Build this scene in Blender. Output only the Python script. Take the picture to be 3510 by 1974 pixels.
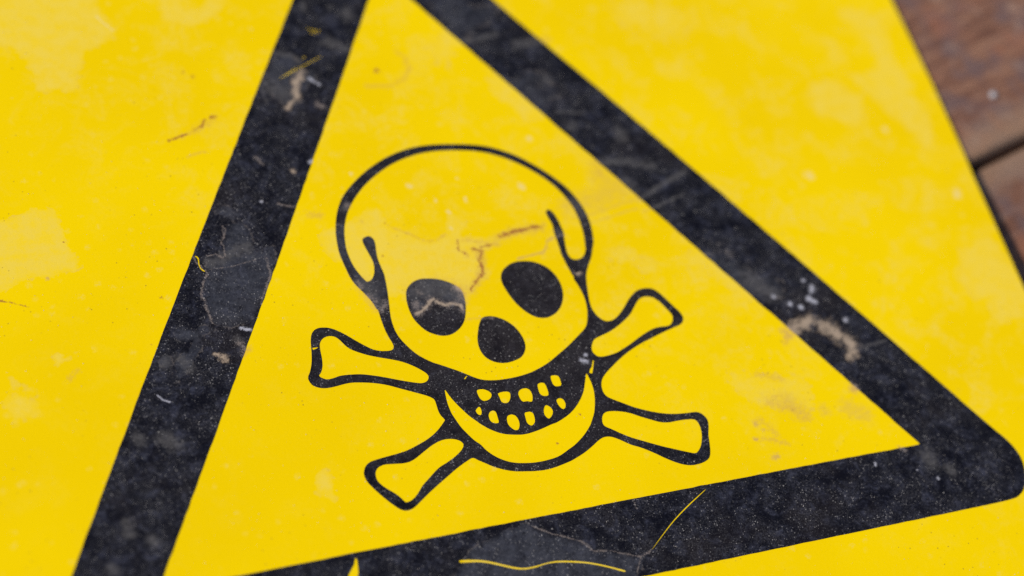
import bpy, bmesh, math, random
import numpy as np
from mathutils import Vector, Matrix, noise
from mathutils.geometry import delaunay_2d_cdt

for o in list(bpy.data.objects):
    bpy.data.objects.remove(o)
scene = bpy.context.scene
rad = math.radians
COL = scene.collection

# ---------------------------------------------------------------- sign pose, camera, light
SIGN_TILT = rad(-1.2)          # the sheet lies on uneven boards, its lower edge a little higher
SIGN = Matrix.Translation((0, 0, 0.0058)) @ Matrix.Rotation(SIGN_TILT, 4, 'X')

cam_data = bpy.data.cameras.new('camera')
cam = bpy.data.objects.new('camera', cam_data)
COL.objects.link(cam)
cx, cy, cz = (0.93610631, -0.2887947, 0.20075507), (0.14441314, 0.83605031, 0.52930589), (-0.32070207, -0.46649491, 0.82433772)
CAM_LOCAL = Matrix(((cx[0], cy[0], cz[0], -0.21312424), (cx[1], cy[1], cz[1], -0.3134922), (cx[2], cy[2], cz[2], 0.56965237), (0, 0, 0, 1)))
cam.matrix_world = SIGN @ CAM_LOCAL
cam_data.sensor_width = 36.0
cam_data.lens = 74.6
cam_data.clip_start = 0.02
cam_data.clip_end = 50.0
cam_data.dof.use_dof = True
cam_data.dof.focus_distance = 0.662
cam_data.dof.aperture_fstop = 3.7
scene.camera = cam

SUN_ELEV, SUN_AZ = rad(38), rad(262)      # azimuth clockwise from +Y: light from the left
world = bpy.data.worlds.new('World')
scene.world = world
world.use_nodes = True
wn = world.node_tree
wn.nodes.clear()
sky = wn.nodes.new('ShaderNodeTexSky')
sky.sky_type = 'NISHITA'
sky.sun_disc = False
sky.sun_elevation = SUN_ELEV
sky.sun_rotation = SUN_AZ
bg = wn.nodes.new('ShaderNodeBackground')
bg.inputs['Strength'].default_value = 0.12
wo = wn.nodes.new('ShaderNodeOutputWorld')
wn.links.new(sky.outputs[0], bg.inputs['Color'])
wn.links.new(bg.outputs[0], wo.inputs['Surface'])

sun_data = bpy.data.lights.new('sun', 'SUN')
sun_data.energy = 4.25
sun_data.angle = rad(0.53)
sun_data.color = (1.0, 0.96, 0.9)
sun = bpy.data.objects.new('sun', sun_data)
COL.objects.link(sun)
d = Vector((math.sin(SUN_AZ) * math.cos(SUN_ELEV), math.cos(SUN_AZ) * math.cos(SUN_ELEV), math.sin(SUN_ELEV)))
sun.rotation_euler = d.to_track_quat('Z', 'Y').to_euler()
sun.location = d * 3

scene.render.engine = 'CYCLES'
scene.cycles.use_denoising = False        # the denoiser would wipe out the fine dust
scene.view_settings.view_transform = 'Standard'
scene.view_settings.look = 'None'
scene.view_settings.gamma = 1.0
scene.view_settings.exposure = 0.0

# outlines in millimetres on the plane of the sign (x right, y up)
WATERMARKS = [[(-132.21,150.9),(-100.0,146.73),(-100.24,140.93),(-98.51,136.07),(-96.5,130.91),(-98.13,126.84),(-102.53,124.89),(-108.26,122.85),(-110.15,117.21),(-112.79,114.24),(-112.56,109.77),(-114.78,107.32),(-117.32,107.69),(-119.6,109.4),(-124.17,108.14),(-127.56,110.82),(-127.01,116.26),(-127.9,119.71),(-127.95,123.06),(-130.2,125.05),(-131.31,128.57),(-137.47,130.54)],[(-79.59,144.08),(-80.37,138.31),(-80.26,131.32),(-76.75,131.72),(-72.86,128.58),(-68.15,129.11),(-62.91,131.91),(-58.39,135.42),(-55.25,140.92),(-62.51,141.86),(-66.5,136.49),(-70.99,137.08),(-72.43,143.15)],[(-149.27,61.93),(-144.38,61.64),(-140.54,62.29),(-138.22,63.7),(-136.42,64.44),(-134.18,63.05),(-131.25,63.09),(-128.79,61.66),(-129.14,57.62),(-128.06,53.38),(-128.41,49.38),(-126.74,45.07),(-125.17,40.3),(-128.04,38.3),(-131.23,38.84),(-134.87,36.99),(-137.69,37.23),(-141.12,38.56),(-145.89,36.91),(-149.06,35.01),(-153.92,34.88)],[(-46.58,41.83),(-42.7,41.66),(-37.5,42.65),(-32.8,45.37),(-30.38,47.32),(-26.19,46.52),(-25.71,43.87),(-25.37,39.27),(-22.64,37.2),(-18.91,34.73),(-15.28,31.59),(-10.89,31.43),(-7.68,33.11),(-7.01,37.2),(-3.6,41.22),(-0.15,39.37),(0.78,36.63),(-0.73,33.59),(-2.81,31.37),(0.88,30.41),(8.21,28.61),(12.31,27.93),(6.94,25.45),(3.75,24.01),(2.42,22.27),(1.41,20.95),(2.0,18.21),(3.31,16.15),(2.11,13.84),(-1.13,12.47),(-4.52,10.56),(-9.62,3.81),(-11.89,6.22),(-15.39,6.49),(-18.83,9.67),(-21.32,7.2),(-24.28,4.38),(-26.3,4.19),(-27.21,9.68),(-28.96,12.21),(-31.97,11.95),(-34.65,9.31),(-37.78,8.53),(-39.61,11.84),(-40.84,17.06),(-41.99,20.06),(-43.33,24.22),(-45.28,27.93),(-47.06,30.49),(-49.16,33.68),(-49.45,38.29)],[(-71.08,-43.77),(-68.09,-43.44),(-66.89,-45.28),(-67.22,-49.78),(-67.42,-52.92),(-68.17,-55.03),(-70.59,-53.19),(-72.9,-50.92),(-72.51,-46.92)],[(-79.4,46.42),(-77.46,47.99),(-73.09,48.54),(-70.74,45.0),(-70.72,40.6),(-70.7,36.24),(-68.53,36.49),(-66.82,38.08),(-64.52,37.69),(-65.18,32.82),(-66.7,28.75),(-69.5,23.7),(-72.0,19.86),(-74.75,14.9),(-76.3,12.77),(-78.83,10.82),(-85.16,10.16),(-88.9,11.72),(-90.43,12.88),(-90.88,16.54),(-90.75,18.91),(-91.32,21.41),(-91.49,22.95),(-89.61,24.44),(-90.05,26.63),(-88.74,29.45),(-87.35,31.04),(-88.76,32.81),(-87.18,34.07),(-86.01,36.95),(-82.95,37.8),(-81.3,35.85),(-79.98,35.94),(-80.3,39.09),(-80.5,41.61),(-78.94,43.84)],[(-80.55,52.91),(-78.33,55.72),(-76.72,55.78),(-74.0,53.75),(-72.38,51.58),(-75.14,48.87),(-78.14,51.89)],[(-103.03,12.17),(-99.61,13.92),(-96.57,11.6),(-96.72,8.68),(-99.65,6.85),(-102.31,8.51)],[(-109.44,3.38),(-107.15,4.71),(-105.47,3.24),(-105.59,0.36),(-108.29,-0.59),(-109.67,1.11)],[(-12.38,-72.62),(-10.4,-74.62),(-7.88,-76.27),(-5.5,-78.34),(-1.83,-80.45),(3.15,-82.61),(5.17,-85.74),(7.46,-86.76),(10.81,-87.27),(13.78,-88.88),(16.79,-90.4),(19.97,-91.43),(20.89,-92.61),(18.63,-95.3),(15.57,-97.81),(-42.45,-87.85),(-31.23,-78.25),(-21.54,-74.39)],[(166.19,104.54),(174.08,104.77),(181.87,99.28),(182.56,91.59),(180.68,80.58),(181.64,72.4),(184.32,68.32),(180.78,63.94),(182.98,57.55),(182.9,48.53),(179.78,38.89),(176.5,37.62),(174.83,43.79),(172.11,50.14),(168.67,54.84),(165.38,62.54),(160.48,71.74),(158.81,75.64),(167.07,74.47),(173.17,78.53),(173.75,86.52),(173.28,94.73),(166.58,100.05)],[(141.57,74.45),(152.97,74.64),(154.97,68.89),(161.67,66.71),(159.82,60.95),(154.58,52.18),(151.54,52.63),(146.86,56.89),(139.7,60.33),(141.39,67.25)],[(170.4,-3.09),(175.33,-2.8),(179.46,0.44),(183.58,0.04),(185.75,-2.29),(188.84,-22.29),(184.4,-34.06),(177.58,-33.93),(172.51,-34.64),(170.41,-36.94),(171.22,-31.73),(171.1,-27.39),(172.7,-23.87),(167.59,-23.52),(167.45,-19.14),(165.13,-14.92),(168.62,-9.46)],[(-44.46,114.28),(-40.54,113.16),(-38.66,109.44),(-36.78,105.73),(-34.35,104.24),(-34.57,99.7),(-37.55,98.98),(-41.88,92.83),(-45.93,89.5),(-48.54,93.8),(-50.86,97.51),(-51.76,103.29),(-48.38,109.65)]]
SKULL_OUTLINE = [(-43.09,39.97),(-41.9,44.24),(-40.23,48.13),(-38.14,51.66),(-35.56,54.66),(-31.96,57.84),(-27.8,60.96),(-23.15,63.7),(-18.01,66.06),(-11.87,67.8),(-5.99,68.48),(-0.33,68.28),(5.19,67.54),(11.0,66.49),(16.34,64.93),(21.4,62.42),(26.2,59.07),(30.72,54.83),(35.03,49.94),(39.02,44.12),(41.32,38.58),(42.38,33.77),(42.6,29.12),(42.02,24.3),(41.19,21.19),(40.23,19.17),(38.65,15.89),(36.69,13.01),(35.04,10.09),(34.04,7.08),(33.38,4.02),(32.74,0.35),(32.48,-2.74),(32.96,-5.17),(33.98,-7.22),(35.73,-8.75),(38.03,-8.79),(40.09,-7.75),(42.89,-5.42),(46.0,-2.19),(48.41,-0.23),(50.51,0.83),(52.91,1.05),(55.33,0.47),(57.05,-1.26),(58.68,-4.08),(60.42,-7.39),(61.65,-9.66),(62.14,-11.95),(61.42,-13.56),(59.91,-14.54),(57.03,-15.28),(53.53,-16.21),(49.66,-17.39),(45.82,-18.55),(42.21,-19.91),(38.84,-21.45),(35.35,-23.41),(32.45,-25.31),(29.87,-27.11),(27.89,-28.86),(26.88,-30.46),(26.36,-32.17),(26.36,-34.26),(27.2,-35.91),(28.96,-37.28),(31.68,-39.13),(34.4,-40.98),(37.48,-42.61),(40.63,-44.03),(44.13,-45.26),(47.53,-45.99),(51.08,-46.37),(53.85,-46.53),(55.37,-47.03),(56.56,-48.45),(57.07,-50.19),(56.6,-52.47),(55.61,-54.95),(55.06,-57.21),(54.37,-60.01),(53.42,-62.46),(52.13,-63.67),(49.9,-64.4),(47.04,-64.57),(44.46,-63.98),(41.86,-62.69),(38.75,-60.48),(35.52,-57.82),(32.2,-55.43),(29.42,-53.87),(27.67,-52.52),(25.93,-51.16),(24.11,-50.02),(22.61,-49.56),(20.94,-49.62),(19.03,-50.41),(16.64,-51.84),(13.66,-53.43),(10.53,-54.7),(7.5,-55.69),(1.38,-56.83),(-3.04,-56.81),(-7.24,-56.17),(-10.59,-55.49),(-13.9,-54.19),(-16.62,-52.66),(-18.77,-51.05),(-20.71,-49.59),(-22.24,-48.53),(-24.59,-49.35),(-27.94,-50.95),(-31.4,-52.95),(-35.15,-55.15),(-38.92,-57.46),(-42.42,-59.81),(-44.91,-61.38),(-47.09,-61.85),(-48.92,-61.12),(-50.7,-59.26),(-52.75,-56.51),(-54.73,-53.49),(-56.26,-50.69),(-56.86,-48.63),(-56.72,-46.71),(-55.59,-44.84),(-53.89,-43.77),(-51.73,-43.35),(-48.54,-42.98),(-45.1,-42.66),(-41.85,-42.16),(-38.15,-41.03),(-34.64,-39.71),(-31.54,-38.02),(-29.16,-36.17),(-27.52,-34.61),(-27.08,-33.97),(-27.81,-32.39),(-28.21,-30.57),(-28.24,-27.01),(-28.93,-25.71),(-30.92,-24.32),(-33.91,-22.73),(-37.83,-20.69),(-41.28,-18.87),(-44.84,-17.48),(-48.51,-16.51),(-52.26,-15.87),(-54.88,-15.91),(-57.82,-16.24),(-60.68,-16.29),(-62.87,-15.74),(-64.62,-14.54),(-65.35,-12.81),(-65.29,-11.36),(-64.32,-9.79),(-63.24,-7.35),(-62.5,-4.83),(-61.88,-1.99),(-61.34,0.89),(-60.59,3.14),(-59.39,4.57),(-57.79,5.18),(-55.98,5.07),(-54.27,4.55),(-52.22,3.29),(-49.65,1.03),(-47.15,-1.52),(-44.62,-3.92),(-42.65,-5.47),(-40.52,-6.39),(-38.24,-6.8),(-36.74,-6.68),(-35.96,-5.78),(-35.95,-4.28),(-36.46,-2.24),(-36.98,0.72),(-37.23,4.7),(-37.26,8.05),(-37.69,8.95),(-38.34,11.51),(-39.5,14.17),(-40.75,16.53),(-42.0,18.91),(-42.92,21.54),(-43.42,24.73),(-43.85,28.23),(-44.1,31.4),(-43.89,34.82),(-43.49,37.91)]
CRANIUM = [(-40.3,39.51),(-39.0,43.12),(-37.03,46.97),(-34.9,49.85),(-32.14,52.97),(-28.84,56.03),(-24.7,58.99),(-19.73,61.84),(-14.34,64.0),(-8.29,65.4),(-2.49,65.75),(3.12,65.33),(7.3,64.69),(11.64,63.75),(16.08,62.16),(20.59,59.77),(24.89,56.74),(28.77,53.28),(32.67,48.97),(35.63,44.49),(37.64,39.84),(38.98,34.98),(39.28,29.67),(38.99,24.81),(38.02,20.09),(37.73,18.95),(36.63,17.19),(35.08,16.01),(33.3,15.83),(31.81,16.56),(31.13,18.44),(31.24,21.0),(31.73,23.83),(32.31,26.99),(32.19,29.29),(31.96,32.17),(31.33,34.74),(30.63,36.17),(29.88,36.52),(28.97,35.95),(28.88,34.32),(29.29,31.96),(29.51,29.96),(29.17,27.08),(29.17,23.51),(29.1,20.62),(28.95,18.81),(29.37,15.21),(29.91,11.6),(30.12,10.29),(30.41,9.61),(30.17,8.7),(30.85,5.72),(31.39,2.16),(31.26,-1.27),(30.69,-4.3),(29.29,-8.1),(27.95,-10.03),(25.32,-12.03),(23.14,-13.54),(19.55,-15.96),(16.13,-17.93),(12.06,-20.22),(7.95,-21.87),(4.34,-22.86),(0.06,-23.42),(-4.32,-23.5),(-7.51,-23.27),(-10.32,-22.69),(-12.47,-21.76),(-14.72,-20.25),(-18.05,-17.85),(-21.0,-15.97),(-23.74,-14.27),(-24.93,-13.61),(-27.33,-11.68),(-29.61,-9.32),(-31.47,-6.44),(-33.01,-3.31),(-33.82,-0.45),(-34.05,2.62),(-33.9,5.63),(-33.27,9.4),(-32.88,11.78),(-32.38,15.09),(-32.01,18.43),(-31.8,21.19),(-32.06,23.73),(-32.28,26.9),(-32.07,29.69),(-31.57,33.08),(-31.77,34.86),(-32.68,36.06),(-33.9,36.07),(-35.17,35.43),(-35.4,34.04),(-35.06,31.77),(-34.48,28.84),(-34.09,26.26),(-34.35,23.81),(-35.12,21.45),(-36.37,19.8),(-37.86,19.28),(-38.7,20.2),(-39.87,22.88),(-40.89,26.17),(-41.41,30.32),(-41.29,34.39)]
EYES = [[(-26.87,11.97),(-26.17,14.01),(-24.76,15.63),(-22.79,16.84),(-20.46,17.32),(-17.8,17.05),(-15.23,16.42),(-12.8,15.28),(-10.52,13.64),(-8.68,11.45),(-8.2,9.35),(-8.41,6.28),(-9.15,3.32),(-10.27,0.45),(-11.74,-1.74),(-13.89,-3.49),(-16.38,-4.57),(-19.1,-4.6),(-21.54,-3.64),(-23.78,-2.03),(-25.52,0.4),(-26.84,3.38),(-27.31,6.52),(-27.27,9.58)],[(6.01,13.47),(7.05,15.5),(8.94,17.08),(11.55,18.22),(14.42,18.38),(17.63,17.77),(20.33,16.42),(22.55,14.45),(24.04,11.97),(24.88,9.28),(25.09,6.4),(24.71,3.63),(23.63,1.0),(22.07,-1.23),(19.8,-3.01),(17.25,-3.95),(14.77,-3.83),(12.57,-2.82),(10.43,-0.74),(8.52,2.08),(7.22,5.11),(6.28,8.4),(5.77,11.31)]]
NOSE = [(-4.72,-0.44),(-3.24,-0.09),(-1.39,-0.35),(0.82,-1.27),(2.83,-2.85),(4.65,-5.02),(5.81,-7.53),(6.45,-10.39),(6.29,-13.11),(5.18,-15.33),(3.47,-16.84),(1.04,-17.6),(-1.51,-17.89),(-4.1,-17.41),(-6.21,-16.28),(-7.85,-14.48),(-8.71,-11.91),(-8.71,-9.19),(-8.07,-6.57),(-6.64,-3.17),(-5.6,-1.51)]
JAW = [(-24.05,-23.69),(-23.17,-26.2),(-22.05,-28.76),(-20.68,-31.35),(-18.89,-34.31),(-16.94,-36.71),(-16.71,-37.1),(-14.05,-39.78),(-10.71,-42.01),(-7.3,-43.1),(-3.35,-43.71),(1.29,-43.13),(6.14,-41.94),(7.96,-41.6),(11.72,-40.11),(14.81,-38.19),(17.59,-35.61),(19.99,-32.49),(21.63,-29.2),(22.96,-26.44),(23.41,-28.03),(23.61,-30.77),(23.33,-33.71),(22.52,-36.83),(21.1,-40.42),(19.09,-43.57),(18.14,-44.84),(15.33,-47.52),(11.78,-50.03),(8.86,-51.49),(4.75,-53.24),(0.11,-53.85),(-3.42,-53.82),(-6.38,-53.43),(-9.47,-52.72),(-12.27,-51.47),(-15.08,-49.35),(-17.22,-46.79),(-18.41,-44.56),(-19.97,-42.68),(-21.54,-39.94),(-22.86,-37.23),(-23.95,-33.7),(-24.36,-32.11),(-24.61,-28.86),(-24.44,-25.97)]
BONES = [[(-58.64,-0.2),(-57.68,0.97),(-56.34,1.63),(-54.74,1.7),(-53.32,1.09),(-52.11,-0.33),(-51.05,-2.31),(-49.67,-4.05),(-47.45,-5.64),(-44.7,-7.18),(-41.15,-8.72),(-37.55,-10.11),(-34.5,-11.56),(-31.82,-13.39),(-29.68,-15.27),(-28.27,-16.86),(-27.83,-18.13),(-28.44,-19.34),(-29.69,-19.99),(-31.27,-19.94),(-33.94,-19.06),(-37.52,-17.66),(-41.77,-15.85),(-45.35,-14.51),(-49.0,-13.43),(-52.79,-12.93),(-55.37,-12.84),(-57.56,-13.23),(-59.41,-13.38),(-60.81,-12.77),(-61.82,-11.65),(-60.86,-10.42),(-59.99,-8.53),(-59.46,-5.97),(-59.24,-3.06),(-59.0,-1.32)],[(27.72,-17.59),(28.56,-15.91),(29.84,-14.6),(32.07,-13.83),(35.2,-12.94),(38.53,-11.52),(42.07,-9.5),(44.72,-7.62),(46.51,-5.74),(48.79,-3.31),(50.62,-2.2),(52.4,-2.1),(54.23,-2.67),(55.95,-4.4),(57.35,-7.01),(58.48,-9.58),(58.77,-11.05),(58.06,-12.8),(56.96,-13.86),(55.68,-14.2),(53.4,-14.1),(50.74,-14.32),(47.79,-15.34),(44.76,-16.66),(41.64,-18.26),(38.63,-19.57),(35.69,-20.72),(32.69,-21.25),(29.84,-21.34),(28.4,-20.62),(27.64,-19.11)],[(22.99,-42.83),(23.93,-41.53),(25.36,-40.97),(27.64,-41.19),(30.19,-41.88),(32.63,-42.88),(35.39,-44.59),(38.2,-46.16),(41.28,-47.78),(44.12,-48.47),(47.22,-48.46),(50.01,-48.55),(52.42,-48.92),(53.51,-49.81),(53.87,-51.95),(53.49,-54.55),(52.43,-57.29),(51.26,-59.12),(49.8,-60.44),(48.75,-60.62),(46.78,-59.86),(43.18,-58.2),(38.89,-56.14),(34.21,-53.63),(30.26,-51.41),(27.36,-49.39),(24.76,-47.28),(23.01,-45.92),(22.55,-44.65)],[(-53.35,-47.93),(-52.43,-46.43),(-51.09,-45.72),(-49.23,-45.52),(-46.49,-45.86),(-43.74,-46.17),(-41.62,-45.97),(-39.57,-45.15),(-37.11,-43.79),(-34.02,-42.11),(-31.07,-40.97),(-28.62,-40.67),(-26.35,-41.02),(-24.51,-41.95),(-23.71,-43.25),(-24.23,-44.58),(-25.66,-45.87),(-27.92,-47.28),(-30.65,-48.59),(-33.02,-49.54),(-34.92,-50.71),(-37.57,-52.72),(-40.2,-54.71),(-42.05,-56.7),(-44.07,-58.38),(-45.8,-59.08),(-46.93,-58.99),(-47.54,-57.96),(-49.0,-55.87),(-50.99,-53.82),(-52.53,-51.99),(-53.44,-50.14)]]
TEETH = [[(-14.18,-26.12),(-13.36,-25.62),(-12.04,-25.72),(-10.65,-26.48),(-9.79,-27.67),(-10.06,-28.8),(-11.06,-29.65),(-12.49,-29.91),(-13.44,-29.49),(-14.04,-28.35)],[(-7.71,-28.21),(-6.47,-27.85),(-4.86,-27.91),(-3.82,-28.49),(-3.95,-29.8),(-4.64,-31.14),(-5.53,-31.86),(-6.72,-31.78),(-7.45,-31.06),(-7.62,-29.41)],[(-1.25,-29.42),(-0.35,-28.25),(0.86,-27.88),(2.16,-28.07),(2.96,-29.02),(3.16,-30.54),(2.77,-32.24),(2.13,-32.95),(0.76,-32.54),(-0.56,-32.44),(-1.17,-31.35)],[(5.9,-27.48),(6.75,-26.98),(7.84,-27.0),(8.45,-27.66),(8.61,-29.32),(8.49,-31.24),(7.81,-31.85),(6.51,-31.61),(5.7,-30.71),(5.63,-29.22)],[(11.01,-25.44),(11.9,-25.06),(13.2,-25.3),(13.77,-26.1),(13.79,-27.75),(13.56,-28.9),(12.77,-29.2),(11.47,-28.96),(10.88,-27.81)],[(-16.46,-32.59),(-15.14,-31.58),(-14.65,-32.2),(-14.74,-33.64),(-15.36,-34.54),(-16.16,-34.1),(-16.46,-33.31)],[(-12.94,-35.15),(-12.11,-33.99),(-10.95,-33.71),(-10.24,-34.49),(-10.24,-36.24),(-10.32,-37.83),(-10.87,-38.3),(-12.24,-37.96),(-12.98,-36.88)],[(-7.55,-37.39),(-6.83,-36.36),(-5.43,-36.19),(-4.33,-36.98),(-3.91,-38.67),(-4.16,-40.36),(-4.97,-41.66),(-6.07,-41.74),(-7.09,-40.68),(-7.72,-39.25)],[(-1.28,-36.48),(-0.13,-36.26),(0.9,-36.45),(1.45,-37.29),(1.4,-38.74),(1.04,-40.13),(-0.02,-41.1),(-0.91,-40.93),(-1.55,-39.93),(-1.54,-38.18)],[(5.17,-36.52),(5.88,-35.33),(6.64,-35.09),(7.59,-35.95),(7.97,-37.34),(7.39,-38.7),(5.94,-39.84),(5.03,-38.84),(4.87,-37.64)],[(10.29,-33.94),(11.13,-33.45),(12.17,-33.64),(12.79,-34.71),(12.72,-36.18),(12.1,-37.24),(11.26,-37.32),(10.52,-36.2),(10.23,-34.97)]]
NICKS = [[(26.67,-21.97),(26.97,-22.33),(25.76,-25.14),(24.93,-26.8),(23.97,-26.32),(24.66,-25.09),(25.42,-24.47)],[(-16.97,-21.11),(-16.47,-20.52),(-15.72,-20.09),(-15.54,-20.3),(-16.04,-20.62),(-16.51,-21.19)],[(-61.57,-1.45),(-59.51,-1.58),(-60.07,-1.93),(-61.46,-2.27)]]
SCRATCHES = [[(24.16,-89.33),(29.73,-84.8),(34.05,-81.51),(39.34,-78.11),(43.93,-75.51),(47.61,-73.55),(47.7,-73.71),(44.04,-75.81),(39.49,-78.46),(34.22,-81.78),(29.88,-85.01),(24.22,-89.44)],[(-35.66,-80.94),(-30.85,-81.81),(-27.39,-82.97),(-23.68,-84.76),(-19.96,-86.51),(-16.99,-87.4),(-13.58,-87.44),(-10.49,-87.19),(-7.02,-87.14),(-2.14,-88.11),(3.01,-89.63),(7.59,-91.61),(10.58,-93.13),(13.26,-94.54),(12.92,-95.01),(10.4,-93.68),(7.42,-92.12),(2.85,-90.13),(-2.31,-88.62),(-7.19,-87.65),(-10.59,-87.52),(-13.73,-87.94),(-17.15,-87.9),(-20.16,-87.14),(-23.88,-85.39),(-27.59,-83.64),(-31.07,-82.52),(-35.9,-81.74)],[(-66.8,-74.01),(-66.26,-74.12),(-66.53,-76.7),(-67.53,-79.98),(-70.53,-79.79),(-68.69,-77.12),(-67.47,-75.63)],[(-90.14,38.02),(-89.59,37.92),(-88.97,36.96),(-89.26,34.73),(-88.99,33.15),(-88.12,31.97),(-88.39,31.71),(-89.32,32.84),(-89.65,34.61),(-89.4,36.66),(-89.87,37.6)],[(-46.11,103.17),(-38.41,106.7),(-30.4,110.19),(-30.3,110.0),(-38.33,106.46),(-46.02,102.98)],[(-44.33,104.39),(-39.83,106.62),(-39.78,106.44),(-44.23,104.21)],[(-31.99,123.48),(-30.55,122.05),(-27.73,121.37),(-27.88,121.16),(-30.67,121.77),(-31.97,123.18)],[(-31.34,121.33),(-30.23,120.48),(-28.3,120.63),(-28.45,120.41),(-30.29,120.25),(-31.32,121.04)],[(-36.73,110.03),(-36.04,110.92),(-35.45,110.84),(-35.51,110.61),(-36.02,110.63),(-36.52,109.95)]]
EDGE_LEFT_OUT = [(-148.26,-62.65),(-129.59,-29.58),(-110.75,3.48),(-91.74,36.55),(-72.56,69.61),(-53.2,102.68),(-33.67,135.74)]
EDGE_RIGHT_OUT = [(38.27,125.13),(57.71,92.73),(76.95,60.33),(95.97,27.94),(114.79,-4.46),(133.4,-36.86),(151.8,-69.26)]
EDGE_BOTTOM_OUT = [(134.35,-97.28),(115.81,-97.33),(97.28,-97.38),(78.74,-97.44),(60.2,-97.49),(41.67,-97.54),(23.13,-97.6)]
BORDER_CORNER = [(154.86,-74.24),(157.0,-78.3),(158.2,-83.15),(157.72,-87.75),(156.21,-91.47),(154.46,-94.26),(151.64,-96.28),(147.84,-97.07)]
EDGE_LEFT_IN = [(-122.73,-68.0),(-103.19,-34.62),(-83.76,-1.24),(-64.44,32.14),(-45.23,65.52),(-26.14,98.9),(-7.16,132.28)]
EDGE_RIGHT_IN = [(8.29,130.21),(27.94,96.53),(47.54,62.84),(67.08,29.16),(86.56,-4.52),(105.99,-38.21),(125.36,-71.89)]
EDGE_BOTTOM_IN = [(124.74,-72.16),(88.21,-72.03),(51.68,-71.96),(15.14,-71.96),(-21.39,-72.03),(-57.92,-72.16),(-94.45,-72.37)]
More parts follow.
